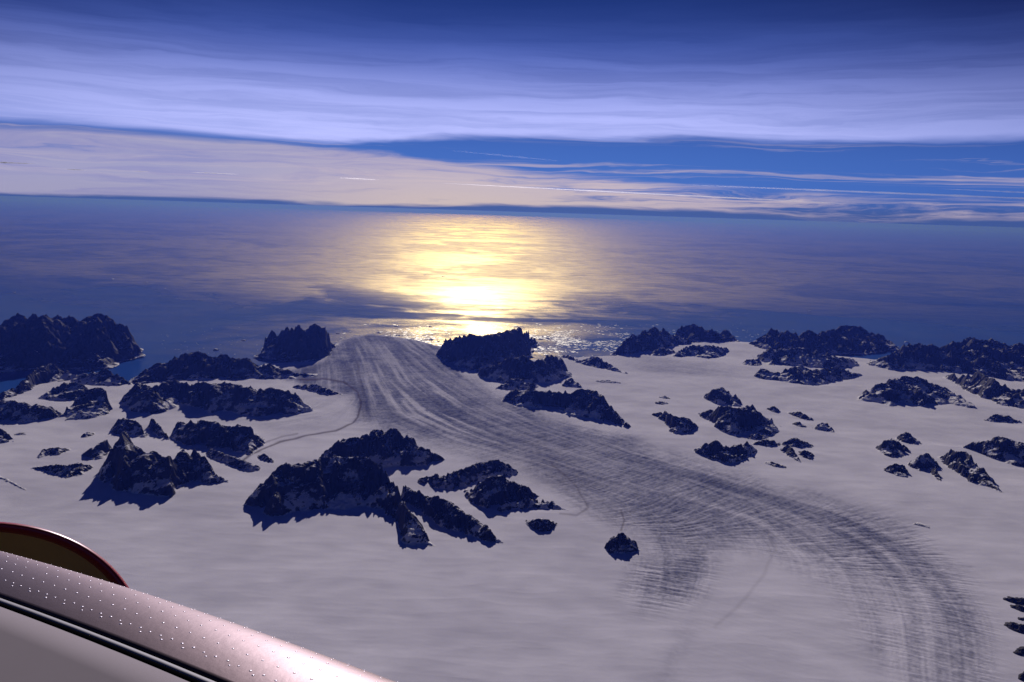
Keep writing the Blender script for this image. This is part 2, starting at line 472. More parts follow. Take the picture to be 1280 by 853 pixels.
def build_ice():
    # rows follow distance, columns follow bearing, so that cells stay about as large as the eye can tell at each distance
    th = np.linspace(RAD(-40), RAD(40), 1500)
    inv = np.linspace(1 / 13300.0, 1 / 78000.0, 1050)
    r = 1 / inv
    TH, Rr = np.meshgrid(th, r)
    X = Rr * np.sin(TH); Y = Rr * np.cos(TH)
    u, v = to_px(X, Y, np.zeros_like(X))
    along = lic_at(X, Y, 'along'); cross = lic_at(X, Y, 'cross')
    ju = u + 10 * fbm(X / 1800.0, Y / 4000.0, 5, 21); jv = v + 3.5 * fbm(X / 1800.0, Y / 4000.0, 5, 31) * np.clip((v - 400) / 60, 0.3, 3)
    # bare, crevassed ice of the glacier trunk
    sdist = signed(ju, jv, TRUNK)
    width = np.clip((v - 415) * 0.10, 3, 22)
    tr = sstep(sdist / width, -1.0, 1.2)
    down = 1 - sstep(v, 560, 760)               # strongest toward the sea
    ice = tr * (0.23 + 0.72 * down + 0.10 * np.clip(-along, -1, 1.5) * (1 - down))
    ice = ice * (1 - 0.75 * blob(ju, jv, 1000, 790, 120, 75, 0, 1.3))
    ice = ice + 0.50 * blob(ju, jv, 860, 655, 75, 28, 8, 1.2) * (0.6 + 0.4 * along)
    ice = ice + 0.36 * blob(ju, jv, 838, 730, 48, 20, -20, 1.1)
    ice = ice + 0.30 * blob(ju, jv, 1095, 690, 85, 38, 22, 1.5)
    ice = ice + 0.30 * blob(ju, jv, 975, 628, 120, 14, 17, 1.2)
    ice = ice + 0.12 * blob(ju, jv, 1190, 745, 35, 75, -35, 1.5)
    ice = ice + 0.18 * blob(ju, jv, 1150, 790, 80, 60, 0, 1.5)
    ice = ice + 0.45 * blob(ju, jv, 850, 462, 70, 10, 5, 1.5) + 0.25 * blob(ju, jv, 330, 470, 60, 12, 0, 1.5)
    ice = ice + 0.15 * blob(ju, jv, 845, 820, 14, 60, 22, 1.5)
    ice = ice - tr * 0.30 * sstep(along, 0.9, 2.3) - 0.55 * blob(ju, jv, 545, 515, 75, 30, 25, 1.4) * sstep(along, 0.1, 1.0)
    # side glacier between the left peaks and the big massif
    ice = ice + 0.35 * blob(ju, jv, 370, 520, 70, 18, -5, 1.5) * sstep(along, -0.5, 1.2)
    hf = np.clip(0.6 * cross + 0.9 * perlin(X / 170.0, Y / 300.0, 33) * 2 + 0.8 * perlin(X / 75.0, Y / 160.0, 34) * 2, -2, 2)
    ice = ice * (0.86 + 0.16 * fbm(X / 2200.0, Y / 4000.0, 4, 140)) + hf * 0.28 * np.clip(ice * (1.15 - ice), 0, 1) + 0.05 * hf * tr
    ice = np.clip(ice, 0, 1)
    # moraines: lines of rubble carried on the ice
    deb = np.zeros(u.shape)
    for ln, w, s in (([(300, 583), (318, 572), (350, 556), (385, 547), (420, 541), (440, 532), (447, 524), (452, 508), (446, 492), (430, 481), (405, 476), (375, 477)], 1.3, 0.75),
                     ([(300, 564), (330, 558), (352, 549), (372, 545)], 1.2, 0.4),
                     ([(455, 528), (456, 505), (450, 480), (447, 455)], 2.0, 0.25),
                     ([(690, 585), (720, 612), (735, 640), (720, 650), (700, 648)], 1.4, 0.35),
                     ([(776, 668), (780, 655), (776, 644)], 1.2, 0.5),
                     ([(895, 788), (930, 755), (955, 722), (968, 690), (960, 668)], 2.5, 0.14)):
        wig = 1.5 * fbm(X / 900.0, Y / 900.0, 3, 71)
        d = line_dist(u + wig, v + wig * 0.5, ln)
        deb = np.maximum(deb, s * np.exp(-(d / w) ** 2))
    deb = deb + 0.13 * blob(ju, jv, 690, 590, 70, 28, 25, 1.3) + 0.10 * blob(ju, jv, 760, 655, 40, 12, 10)
    deb = deb + tr * down * 0.14 * sstep(-along, 0.7, 2.0)
    deb = np.clip(deb, 0, 1)
    # crevasse relief
    cz = (0.9 * blob(u, v, 838, 732, 58, 26, -18, 1.6) + 1.0 * blob(u, v, 1100, 690, 88, 42, 22, 1.6) + 0.35 * tr + 0.5 * blob(u, v, 850, 655, 75, 25, 8, 1.3)
          + 0.35 * blob(u, v, 1190, 760, 45, 80, -35, 1.5) + 0.10 * blob(u, v, 980, 800, 200, 60)
          + 0.5 * tr * sstep(v, 500, 560) * (1 - sstep(v, 640, 720)))
    cz = cz + 0.35 * blob(u, v, 870, 462, 60, 8, 5)
    cz = cz * (0.65 + 0.35 * fbm(X / 1600.0, Y / 1600.0, 3, 91))
    H = ice_base(X, Y)
    H = H + cz * 8.0 * np.clip(cross, -2.5, 1.0) + tr * 5.0 * along
    # lone crevasses and wind ripples on the snowfields
    rip = perlin(X / 900.0 + 0.8 * perlin(X / 5000, Y / 5000, 8), Y / 230.0, 55)
    H = H + 1.8 * rip * (1 - tr)
    H = H + 6.0 * ridged(X / 3200.0, Y / 900.0, 4, 17)
    # bulge of the snow towards each rock and the hollow scoured in front of it
    # coast: cut where the sea begins
    coast = np.interp(u, [c[0] for c in COAST], [c[1] for c in COAST])
    cj = coast + 0.9 * fbm(X / 900.0, Y / 2500.0, 4, 77)
    land = v > cj
    keepv = v > cj - 1.2
    edge = sstep(v - cj, 0.0, 1.6)
    H = np.where(land, 20 + (H - 20) * (0.5 + 0.5 * edge), -30.0)
    nr, nc = X.shape
    F = grid_faces(nr, nc)
    kf = keepv.ravel()[F].all(1)
    F = F[kf][:, ::-1]
    V = np.stack([X, Y, H + ZS], -1).reshape(-1, 3)
    used = np.unique(F); remap = np.full(len(V), -1); remap[used] = np.arange(len(used))
    at_ = {'ice': ice.ravel()[used], 'debris': deb.ravel()[used], 'streak': along.ravel()[used], 'crev': cz.ravel()[used]}
    o = mesh_np('ice_sheet', V[used], remap[F][:, ::-1], M_SNOW, at_, smooth=True)
    tag(o, kind='structure')
build_ice()

# ------------------------------------------------------------------ rock massifs
def height_for(px, pyt, pyf, slope):
    """height above the sea of a crest seen at (px, pyt) whose slope of the given angle comes down to the ground seen at (px, pyf)"""
    dt = rays(px, pyt); df = rays(px, pyf)
    tt = -dt[..., 2] / np.hypot(dt[..., 0], dt[..., 1]); tf = -df[..., 2] / np.hypot(df[..., 0], df[..., 1])
    z0 = 70.0
    A = ALT - z0
    h = (A / tt - A / tf) / (1 / math.tan(RAD(slope)) + 1 / tt)
    return z0 + np.maximum(h, 15.0)

COUNT = [0]
def massif(name, label, cat, top, foot, slope=33.0, snowy=0.0, spurs=(), rough=1.0, group=None, back=34.0, share=0.82):
    COUNT[0] += 1
    sd_ = COUNT[0] * 17
    top = np.array(top, float); foot = np.array(foot, float)
    # finer crest with small peaks of its own
    fx = lambda x: np.interp(x, foot[:, 0], foot[:, 1])
    n = max(len(top), int((top[-1, 0] - top[0, 0]) / 6) + 2)
    xs = np.unique(np.concatenate([np.linspace(top[0, 0], top[-1, 0], n), top[:, 0]]))
    ys = np.interp(xs, top[:, 0], top[:, 1])
    # follow the crest's shadow over the snow, away from the sun's bearing, to the traced lower outline
    yf = fx(xs).copy()
    for i, (x_, y_) in enumerate(zip(xs, ys)):
        k_ = (x_ - 592.0) / (y_ - 262.0)
        for t_ in np.arange(0.5, 160, 0.5):
            if not (foot[0, 0] <= x_ + k_ * t_ <= foot[-1, 0]) or y_ + t_ > fx(x_ + k_ * t_): break
        yf[i] = 0.5 * yf[i] + 0.5 * min(yf[i], y_ + t_ + 2.0)
    hs = height_for(xs, ys, np.maximum(yf, ys + 0.6), slope - 10.0)
    G0 = at(xs, ys, hs)
    dist = np.hypot(G0[:, 0], G0[:, 1])
    away = G0 / dist[:, None]
    far = G0 + away * ((hs - 40) / math.tan(RAD(back)) + 120.0)[:, None]
    # the crest ends a little short of the outline's ends
    near = at(foot[:, 0], foot[:, 1], 70.0)
    # the traced outline takes in the shadow on the snow; the rock itself stops short of it
    crest = np.stack([np.interp(foot[:, 0], xs, G0[:, 0]), np.interp(foot[:, 0], xs, G0[:, 1])], -1)
    near = crest + (near - crest) * share
    poly = [tuple(p) for p in near] + [tuple(p) for p in far[::-1]]
    segs = [(G0[i], G0[i + 1], hs[i], hs[i + 1]) for i in range(len(xs) - 1)]
    for sp in spurs:                            # each spur: crest points with an explicit height share of the slope to the foot
        sp = np.array(sp, float)
        sh = height_for(sp[:, 0], sp[:, 1], np.maximum(fx(sp[:, 0]), sp[:, 1] + 0.6), slope - 10.0)
        sg = at(sp[:, 0], sp[:, 1], sh)
        segs += [(sg[i], sg[i + 1], sh[i], sh[i + 1]) for i in range(len(sp) - 1)]
    P = np.array(poly)
    md = dist.mean()
    cell = np.clip(md * 0.00095, 14.0, 70.0)
    m = cell * 6
    gx = np.arange(P[:, 0].min() - m, P[:, 0].max() + m, cell)
    gy = np.arange(P[:, 1].min() - m, P[:, 1].max() + m, cell * 1.35)
    X, Y = np.meshgrid(gx, gy)
    span = float(hs.max() - 60)
    wa = np.clip(span * 0.17, cell * 1.6, cell * 7) * rough
    ws = max(span * 0.9, cell * 8)
    Xw = X + wa * fbm(X / ws, Y / ws, 4, sd_ + 1, 0.5); Yw = Y + wa * 1.3 * fbm(X / ws, Y / ws, 4, sd_ + 9, 0.5)
    wb = np.clip(span * 0.30, cell * 1.5, cell * 14)
    de = signed(Xw + wb * fbm(X / (ws * 1.1), Y / (ws * 1.1), 4, sd_ + 61, 0.5), Yw + wb * fbm(X / (ws * 1.1), Y / (ws * 1.1), 4, sd_ + 71, 0.5), poly)
    H = np.full(X.shape, -1e9)
    ins = np.maximum(de, 0)
    arc = 0.0
    S = np.zeros(X.shape); D = np.zeros(X.shape)
    for a, b, ha, hb in segs:
        d, t = seg_dist(Xw, Yw, a, b)
        hh = ha + (hb - ha) * t - 70
        L_ = math.hypot(*(b - a))
        cand = hh * (ins / (ins + d + 1e-6)) ** 0.92
        w_ = cand > H
        S = np.where(w_, arc + t * L_, S); D = np.where(w_, d, D)
        H = np.maximum(H, cand)
        arc += L_
    # buttresses and gullies run straight down from the crest
    gw = np.clip(span * 0.85, cell * 9, 1000)
    ribs = ridged(S / gw + 0.35 * fbm(X / 500.0, Y / 500.0, 3, sd_ + 5), D / (gw * 5.0), 3, sd_ + 2, 0.4)
    rs = np.clip(span * 0.9, 250, 1100)
    rg = ridged(X / rs, Y / (rs * 1.2), 5, sd_ + 30, 0.42)
    t = np.clip(H / max(span, 1), 0, 1)
    amp = 0.30 * (1 - t * 0.8)
    bt = sstep(t, 0.02, 0.35) * (1 - sstep(t, 0.72, 1.0))
    H2 = H * (1 - amp + amp * 2.0 * rg) * (1 + 0.45 * bt * (ribs - 0.5)) - span * 0.55 * sstep(fbm(X / (rs * 1.1), Y / (rs * 1.5), 4, sd_ + 90), 0.02, 0.5) * (1 - sstep(t, 0.5, 0.95)) + 0.02 * span * fbm(X / 160.0, Y / 160.0, 3, sd_ + 50, 0.5)
    Hz = np.where(de > 0, 70 + H2, 70 + np.maximum(de * 0.45, -160))
    base = ice_base(X, Y)
    Hz = np.where(de > 0, base + H2 * sstep(de, -cell * 0.3, cell * 2.2 + span * 0.10) + 3, base + np.maximum(de * 0.4, -120))
    keepv = (de > -cell * 2.2)
    F = grid_faces(*X.shape)
    F = F[keepv.ravel()[F].all(1)]
    if len(F) == 0: return None
    V = np.stack([X, Y, Hz + ZS], -1).reshape(-1, 3)
    used = np.unique(F); remap = np.full(len(V), -1); remap[used] = np.arange(len(used))
    sn = snowy + 0.35 * (1 - sstep(de / (span * 1.2 + 1), 0.0, 0.5)) * (span > 300) + 0.42 * (0.40 - rg) + 0.30 * (0.45 - ribs)
    V = V[used]
    c = np.array([V[:, 0].mean(), V[:, 1].mean(), ZS])
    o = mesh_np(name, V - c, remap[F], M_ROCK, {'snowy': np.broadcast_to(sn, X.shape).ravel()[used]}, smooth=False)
    o.location = c
    tag(o, label, cat, group)
    return o

exec_rocks = []
G_L = 'rocky peaks on the left of the glacier'
G_C = 'rocky peaks of the big central massif'
G_M = 'rocky peaks between the glacier mouth and the inlet'
G_R = 'rocky peaks in the snowfield right of the glacier'
G_B = 'black rocks at the right edge'
R = [
 # ---- coast, far
 ('rocky_headland', 'broad dark headland in the sea at the far left edge', 'headland', [(-70,408),(-20,404),(0,404),(18,398),(53,395),(67,400),(88,399),(98,401),(120,394),(137,399),(151,406),(169,421),(183,434)], [(-70,476),(0,472),(60,469),(110,467),(140,462),(167,450),(183,436)], dict(slope=34, snowy=-0.4, spurs=[[(53,396),(60,425),(50,450)],[(120,395),(128,420),(118,445)]], group=G_L)),
 ('rocky_island', 'steep cliff sided dark island left of the glacier mouth', 'island', [(324,443),(332,420),(350,413),(359,416),(369,412),(381,410),(397,405),(408,411),(416,420),(423,428)], [(320,448),(345,454),(380,455),(405,451),(415,441),(423,431)], dict(slope=47, rough=0.5, snowy=-0.4, group=G_L)),
 ('rocky_hill', 'long low dark hill on the coast below the cliff sided island', 'hill', [(165,474),(186,460),(207,450),(229,447),(246,440),(264,446),(281,443),(302,452),(323,451),(345,460),(366,465),(397,468)], [(165,478),(200,480),(300,479),(366,475),(397,470)], dict(slope=30, snowy=-0.3, group=G_L)),
 ('rocky_mountain_top', 'blunt dark mountain closing the right side of the glacier mouth', 'mountain', [(544,444),(555,431),(574,422),(589,419),(611,420),(626,416),(641,412),(656,414),(671,425)], [(544,446),(560,455),(580,466),(610,470),(640,464),(660,452),(671,430)], dict(slope=32, snowy=-0.15, group=G_M)),
 ('rocky_peak', 'dark three topped coastal mountain right of the sea inlet', 'mountain', [(765,442),(780,430),(792,417),(798,420),(807,415),(819,409),(835,415),(850,420),(868,427)], [(765,445),(790,447),(820,443),(850,434),(868,430)], dict(slope=34, group=G_R)),
 ('rocky_peak', 'farther dark coastal ridge just behind the three topped mountain', 'mountain', [(844,415),(856,407),(868,406),(880,412),(896,415),(908,414),(920,423)], [(844,424),(880,429),(905,431),(920,428)], dict(slope=32, snowy=-0.4, group=G_R)),
 ('rock_outcrop', 'flat rock shelf with snow strips below the farther coastal ridge', 'rock outcrop', [(838,447),(853,436),(865,433),(887,432),(911,436)], [(838,449),(865,447),(884,451),(900,449),(911,440)], dict(slope=26, snowy=0.12, group=G_R)),
 ('rock_outcrop', 'small dark shelf at the snowy foot of the three topped mountain', 'rock outcrop', [(813,443),(826,435),(844,439)], [(813,446),(826,448),(844,442)], dict(slope=28, group=G_R)),
 ('rocky_peak', 'widest far coastal mountain with a pointed top and a tiny snow patch', 'mountain', [(934,430),(949,423),(964,415),(976,415),(985,414),(998,420),(1010,413),(1025,418),(1034,415),(1046,410),(1061,407),(1071,410),(1089,416),(1101,420),(1113,427),(1122,435)], [(934,432),(960,440),(1000,444),(1040,445),(1080,446),(1122,438)], dict(slope=30, snowy=-0.3, spurs=[[(1010,414),(1015,430)]], group=G_R)),
 ('rocky_peak', 'broken dark rock range directly under the widest far mountain', 'mountain', [(940,444),(958,436),(979,438),(1000,435),(1022,442),(1037,445),(1052,450),(1065,448),(1075,456)], [(940,446),(960,459),(1000,462),(1040,465),(1075,460)], dict(slope=28, snowy=0.1, group=G_R)),
 ('rocky_peak', 'lower rock range between snow strips, nearest below the broken range', 'mountain', [(940,471),(952,462),(970,468),(982,460),(1000,458),(1022,462),(1043,459),(1061,465),(1077,469)], [(940,473),(955,476),(975,479),(1000,485),(1030,485),(1055,476),(1077,471)], dict(slope=28, snowy=0.1, group=G_R)),
 ('rock_outcrop', 'little outcrop at the left tip of the broken rock range', 'rock outcrop', [(927,455),(935,450),(952,450)], [(927,457),(940,460),(952,460)], dict(slope=28, group=G_R)),
 ('rocky_peak', 'long dark mountain range reaching the right edge along the far coast', 'mountain', [(1086,453),(1101,448),(1113,441),(1132,435),(1150,430),(1165,436),(1180,438),(1193,429),(1214,422),(1229,427),(1241,424),(1256,430),(1280,430),(1340,434)], [(1086,458),(1110,466),(1150,466),(1200,471),(1240,478),(1280,486),(1340,492)], dict(slope=28, snowy=-0.12, spurs=[[(1214,423),(1218,440),(1240,455)],[(1150,431),(1155,446)]], group=G_R)),
 ('rocky_peak', 'dark ridge running down to the right edge under the long coastal range', 'mountain', [(1180,471),(1193,468),(1205,471),(1223,465),(1244,478),(1263,482),(1280,488),(1330,498)], [(1180,473),(1200,486),(1223,498),(1245,509),(1260,513),(1280,514),(1330,520)], dict(slope=30, group=G_R)),
 # ---- left group
 ('rocky_peak', 'dark peak with a sharp top behind snow at the far left edge', 'mountain', [(-50,500),(0,494),(21,483),(49,460),(63,456),(84,465),(100,473)], [(-50,506),(0,503),(25,497),(50,484),(80,477),(100,476)], dict(slope=32, group=G_L)),
 ('rocky_peak', 'smooth dark rock slab along the left edge above white snow', 'mountain', [(-50,500),(0,503),(14,502),(32,506),(53,509),(67,511),(79,520)], [(-50,540),(0,534),(30,532),(60,529),(79,522)], dict(slope=31, snowy=0.05, group=G_L)),
 ('rocky_peak', 'rounded rock hump between two lit snow patches near the left edge', 'mountain', [(47,500),(70,483),(91,478),(105,481),(118,490)], [(47,502),(70,506),(100,504),(118,497)], dict(slope=30, group=G_L)),
 ('rocky_peak', 'square shouldered dark rock standing over the snow right of the smooth slab', 'mountain', [(80,516),(91,500),(105,487),(120,485),(130,488),(139,502)], [(80,530),(100,531),(120,528),(139,521)], dict(slope=36, group=G_L)),
 ('rocky_peak', 'low dark hilltops left of the long coastal hill', 'mountain', [(88,476),(98,469),(119,466),(134,462),(148,471),(165,478)], [(88,480),(120,485),(165,483)], dict(slope=30, group=G_L)),
 ('rocky_peak', 'long jagged mountain wall left of the glacier under the coastal hill', 'mountain', [(146,500),(155,487),(169,481),(183,485),(197,483),(211,476),(225,480),(246,478),(267,481),(292,480),(309,485),(316,492),(338,485),(352,490),(369,494),(380,501),(392,515)], [(146,505),(165,522),(190,523),(208,520),(225,508),(240,512),(260,522),(290,518),(310,525),(350,523),(392,517)], dict(slope=33, snowy=0.05, spurs=[[(183,486),(190,505)],[(246,479),(250,498)],[(292,481),(300,503)],[(338,486),(342,506)]], group=G_L)),
 ('rock_outcrop', 'thin speckled rock ridge curving into the glacier beyond the jagged wall', 'rock outcrop', [(366,485),(380,483),(397,483),(415,491),(428,494)], [(366,488),(390,493),(410,498),(428,496)], dict(slope=28, group=G_L)),
 ('rocky_peak', 'small rock crown directly behind the tallest left spire', 'mountain', [(137,536),(151,524),(165,525),(179,532),(184,545)], [(137,540),(145,546),(165,547),(184,548)], dict(slope=36, group=G_L)),
 ('rocky_peak', 'narrow snowy spire leaning left of the dark double hump', 'mountain', [(184,533),(191,523),(201,534),(213,550)], [(184,536),(197,549),(213,553)], dict(slope=42, snowy=0.25, group=G_L)),
 ('rocky_peak', 'dark double hump beside the dark moraine line of the side glacier', 'mountain', [(211,545),(225,529),(243,528),(260,527),(278,534),(299,532),(316,539),(332,552)], [(211,550),(228,561),(255,564),(290,571),(314,577),(332,556)], dict(slope=34, spurs=[[(243,529),(252,548)],[(278,535),(296,560)]], group=G_L)),
 ('rocky_peak', 'tall spiky rock peak with ribbed dark face, largest left of the big massif', 'mountain', [(120,599),(127,585),(141,567),(144,553),(153,541),(162,552),(172,562),(183,567),(197,574),(211,573),(225,569),(232,573),(243,564),(257,574),(267,588),(289,603)], [(119,602),(135,615),(145,626),(175,628),(205,629),(213,633),(222,618),(240,608),(265,614),(289,606)], dict(slope=32, snowy=0.05, spurs=[[(153,542),(157,580),(150,605)],[(183,568),(188,600)],[(211,574),(212,615)],[(243,565),(252,590)]], group=G_L)),
 ('rocky_peak', 'low snow streaked ridge trailing right from the tall spiky peak', 'mountain', [(257,569),(266,564),(281,571),(295,576),(316,583),(327,588)], [(257,574),(285,586),(310,595),(327,592)], dict(slope=29, snowy=0.2, group=G_L)),
 ('rock_outcrop', 'slanting rock rib on the snow left of the tall spiky peak', 'rock outcrop', [(101,570),(118,560),(134,551),(141,560)], [(101,572),(115,578),(130,577),(141,566)], dict(slope=33, group=G_L)),
 ('rock_outcrop', 'two joined dark outcrops, lowest on the snow left of the spiky peak', 'rock outcrop', [(38,586),(63,582),(81,583),(102,579),(117,585)], [(38,588),(60,592),(83,602),(100,598),(117,587)], dict(slope=30, group=G_L)),
 ('rock_outcrop', 'small hooked outcrop above the two joined outcrops', 'rock outcrop', [(46,573),(56,562),(70,561),(89,562)], [(46,576),(62,572),(75,572),(89,564)], dict(slope=30, group=G_L)),
 ('rock_outcrop', 'little rock tooth on open snow below the square shouldered rock', 'rock outcrop', [(101,545),(109,540),(119,541)], [(101,547),(108,549),(119,543)], dict(slope=30, group=G_L)),
 ('rocky_peak', 'rock nose poking in at the left edge above open snow', 'mountain', [(-40,536),(0,537),(10,543),(20,554)], [(-40,562),(0,558),(20,555)], dict(slope=32, group=G_L)),
 ('rock_outcrop', 'thin dark sliver of rock beside the rock nose at the left edge', 'rock outcrop', [(17,545),(26,543),(34,545)], [(17,546.5),(26,547),(34,546.5)], dict(slope=26, group=G_L)),
 ('rock_outcrop', 'faint low ridge on the snow above the red engine cowl', 'rock outcrop', [(-20,594),(0,598),(14,604),(33,613)], [(-20,600),(0,601),(14,607),(33,615)], dict(slope=24, snowy=0.3, group=G_L)),
 ('rock_outcrop', 'small dark knob at the lower end of the dark moraine line', 'rock outcrop', [(321,574),(331,570),(343,580)], [(321,576),(333,582),(343,583)], dict(slope=32, group=G_L)),
 # ---- big massif
 ('rocky_peak', 'largest rock massif of all, broad dark front with a spur running down right', 'mountain', [(306,635),(322,609),(338,594),(356,585),(375,583),(394,575),(420,571),(450,571),(470,576),(483,590),(492,605),(500,625),(515,645),(530,665),(544,683)], [(306,637),(322,643),(338,657),(356,656),(375,648),(412,643),(435,642),(465,642),(480,641),(492,660),(510,689),(525,690),(544,685)], dict(slope=33, snowy=0.04, spurs=[[(338,595),(345,620),(340,640)],[(394,576),(400,605)],[(420,572),(428,610)],[(470,577),(486,620),(500,660),(512,680)]], group=G_C)),
 ('rocky_peak', 'sharp many toothed ridge behind the largest massif', 'mountain', [(396,574),(412,560),(428,558),(439,549),(454,554),(469,539),(480,545),(491,537),(510,549),(529,560),(544,569),(559,576)], [(396,584),(430,594),(470,590),(500,590),(527,588),(545,582),(559,578)], dict(slope=36, spurs=[[(469,540),(478,565)],[(491,538),(510,570)]], group=G_C)),
 ('rocky_peak', 'dark diagonal ridge with snow on its crest right of the largest massif', 'mountain', [(500,605),(516,614),(532,620),(555,624),(570,635),(585,646),(604,657),(619,669),(630,680)], [(500,630),(516,636),(532,648),(550,664),(570,671),(589,676),(611,683),(630,683)], dict(slope=34, snowy=0.05, spurs=[[(532,621),(548,645)],[(570,636),(584,662)]], group=G_C)),
 ('rocky_peak', 'flat topped dark ridge at the glacier bank behind the diagonal ridge', 'mountain', [(521,601),(532,596),(555,594),(574,590),(589,584),(600,579),(622,577),(637,584),(649,594)], [(521,604),(540,612),(565,617),(580,612),(605,603),(649,597)], dict(slope=31, group=G_C)),
 ('rocky_peak', 'dark wedge shaped mountain ending in a point on the glacier bank', 'mountain', [(577,616),(592,604),(611,597),(626,598),(645,605),(667,614),(686,624),(707,639)], [(577,619),(592,634),(611,649),(640,644),(665,642),(707,641)], dict(slope=33, spurs=[[(626,599),(632,625)],[(645,606),(670,632)]], group=G_C)),
 ('rock_outcrop', 'small round dark outcrop below the tip of the wedge shaped mountain', 'rock outcrop', [(656,657),(668,651),(685,652),(697,660)], [(656,658),(668,669),(685,670),(697,662)], dict(slope=36, group=G_C)),
 ('rock_outcrop', 'lone black nunatak on open snow at the glacier bend', 'rock outcrop', [(757,688),(764,675),(776,667),(788,673),(798,684)], [(757,693),(775,698),(798,692)], dict(slope=40, rough=2.2, spurs=[[(776,668),(770,682),(764,692)]], group=G_C)),
 # ---- between the mouth and the inlet
 ('rocky_peak', 'dark snow veined mountain under the blunt mountain at the glacier mouth', 'mountain', [(598,466),(625,455),(650,445),(673,453),(688,447),(700,445),(707,456),(714,470)], [(598,472),(620,479),(640,487),(665,485),(690,483),(714,474)], dict(slope=31, snowy=0.05, group=G_M)),
 ('rock_outcrop', 'small hump left of the gap in the snow below the veined mountain', 'rock outcrop', [(618,487),(633,478),(646,474),(661,479),(674,484)], [(618,489),(646,491),(674,487)], dict(slope=30, group=G_M)),
 ('rock_outcrop', 'smooth dark hump at the right end of the veined mountain', 'rock outcrop', [(701,482),(713,473),(729,484)], [(701,485),(715,486),(729,486)], dict(slope=30, group=G_M)),
 ('rocky_peak', 'thin toothed ridge trailing right over the snow beside the sea inlet', 'mountain', [(701,444),(713,446),(725,452),(743,446),(758,453),(771,461),(787,467)], [(701,447),(725,457),(740,461),(765,465),(787,469)], dict(slope=28, snowy=0.15, group=G_M)),
 ('rock_outcrop', 'flat dark patch on the snow below the thin toothed ridge', 'rock outcrop', [(744,477),(760,476),(777,480)], [(744,479),(760,480),(777,481)], dict(slope=24, group=G_M)),
 ('rocky_peak', 'wide dark whale backed mountain on the right bank of the glacier', 'mountain', [(629,502),(634,493),(646,487),(670,488),(691,494),(713,490),(734,487),(749,494),(762,505),(771,517),(789,536)], [(629,504),(645,511),(670,515),(690,515),(713,524),(740,527),(760,531),(778,538),(789,538)], dict(slope=33, snowy=0.0, spurs=[[(691,494),(698,508)],[(734,488),(745,512)],[(762,506),(772,530)]], group=G_M)),
 # ---- right snowfield
 ('rocky_peak', 'pointed dark pyramid peak, highest of the rocks right of the glacier', 'mountain', [(879,497),(893,488),(905,485),(917,493),(929,503)], [(879,499),(895,509),(929,511)], dict(slope=34, group=G_R)),
 ('rocky_peak', 'spreading dark rock mass at the foot of the pyramid peak', 'mountain', [(870,519),(893,514),(911,511),(923,514),(938,510),(950,516),(965,524),(976,532)], [(870,521),(885,530),(900,545),(920,552),(935,546),(950,546),(968,550),(976,540)], dict(slope=31, snowy=0.04, spurs=[[(911,512),(915,535)],[(938,511),(958,538)]], group=G_R)),
 ('rocky_peak', 'smaller split rock left of the spreading rock mass', 'mountain', [(814,519),(829,516),(841,521),(859,525),(872,535)], [(814,521),(830,530),(840,547),(865,547),(872,540)], dict(slope=34, group=G_R)),
 ('rocky_peak', 'jagged crown shaped rock nearest the glacier edge on its right bank', 'mountain', [(866,565),(883,556),(896,553),(905,560),(920,560),(938,556),(947,566)], [(866,567),(885,577),(905,584),(925,583),(940,573),(947,568)], dict(slope=36, group=G_R)),
 ('rock_outcrop', 'flat dark ledge under the spreading rock mass', 'rock outcrop', [(932,549),(945,544),(962,547)], [(932,551),(945,554),(962,550)], dict(slope=27, group=G_R)),
 ('rock_outcrop', 'low ledge touching the right end of the crown shaped rock', 'rock outcrop', [(939,556),(958,551),(976,555)], [(939,558),(960,562),(976,559)], dict(slope=28, group=G_R)),
 ('rock_outcrop', 'tiny peaked islet of rock just right of the pyramid peak', 'rock outcrop', [(957,512),(967,508),(977,515)], [(957,513.5),(968,517),(977,516.5)], dict(slope=32, group=G_R)),
 ('rock_outcrop', 'low whale shaped outcrop right of the tiny peaked islet', 'rock outcrop', [(984,516),(1000,515),(1018,525)], [(984,517.5),(1005,526),(1018,526.5)], dict(slope=28, group=G_R)),
 ('rock_outcrop', 'small flat outcrop under the low whale shaped one', 'rock outcrop', [(989,530),(999,528),(1008,534)], [(989,531.5),(1000,536),(1008,535.5)], dict(slope=28, group=G_R)),
 ('rock_outcrop', 'snow capped outcrop, rightmost of the small ones by the pyramid peak', 'rock outcrop', [(1015,536),(1026,529),(1034,529),(1044,540)], [(1015,538),(1030,541),(1044,542)], dict(slope=30, snowy=0.2, group=G_R)),
 ('rocky_peak', 'humped rock, top one of the close trio right of the crown shaped rock', 'rock outcrop', [(977,556),(991,548),(1004,551),(1017,557)], [(977,559),(995,562),(1017,561)], dict(slope=31, group=G_R)),
 ('rocky_peak', 'left leg like rock of the close trio right of the crown shaped rock', 'rock outcrop', [(975,563),(985,557),(994,566),(1001,577)], [(975,566),(990,577),(1001,581)], dict(slope=33, group=G_R)),
 ('rocky_peak', 'right leg like rock of the close trio right of the crown shaped rock', 'rock outcrop', [(998,566),(1007,564),(1017,570)], [(998,571),(1009,580),(1017,576)], dict(slope=33, group=G_R)),
 ('rock_outcrop', 'slim dark outcrop on the snow under the close trio', 'rock outcrop', [(955,580),(967,580),(983,586)], [(955,582),(970,588),(983,588)], dict(slope=28, group=G_R)),
 ('rock_outcrop', 'short dark dash of rock on the empty snow left of the pyramid peak', 'rock outcrop', [(817,504.5),(826,503),(836,505)], [(817,506),(826,508),(836,507)], dict(slope=26, group=G_R)),
 ('rock_outcrop', 'tiny dark speck above the short dark dash of rock', 'rock outcrop', [(823,498),(831,496.5),(839,499)], [(823,499),(831,500.5),(839,500.5)], dict(slope=26, group=G_R)),
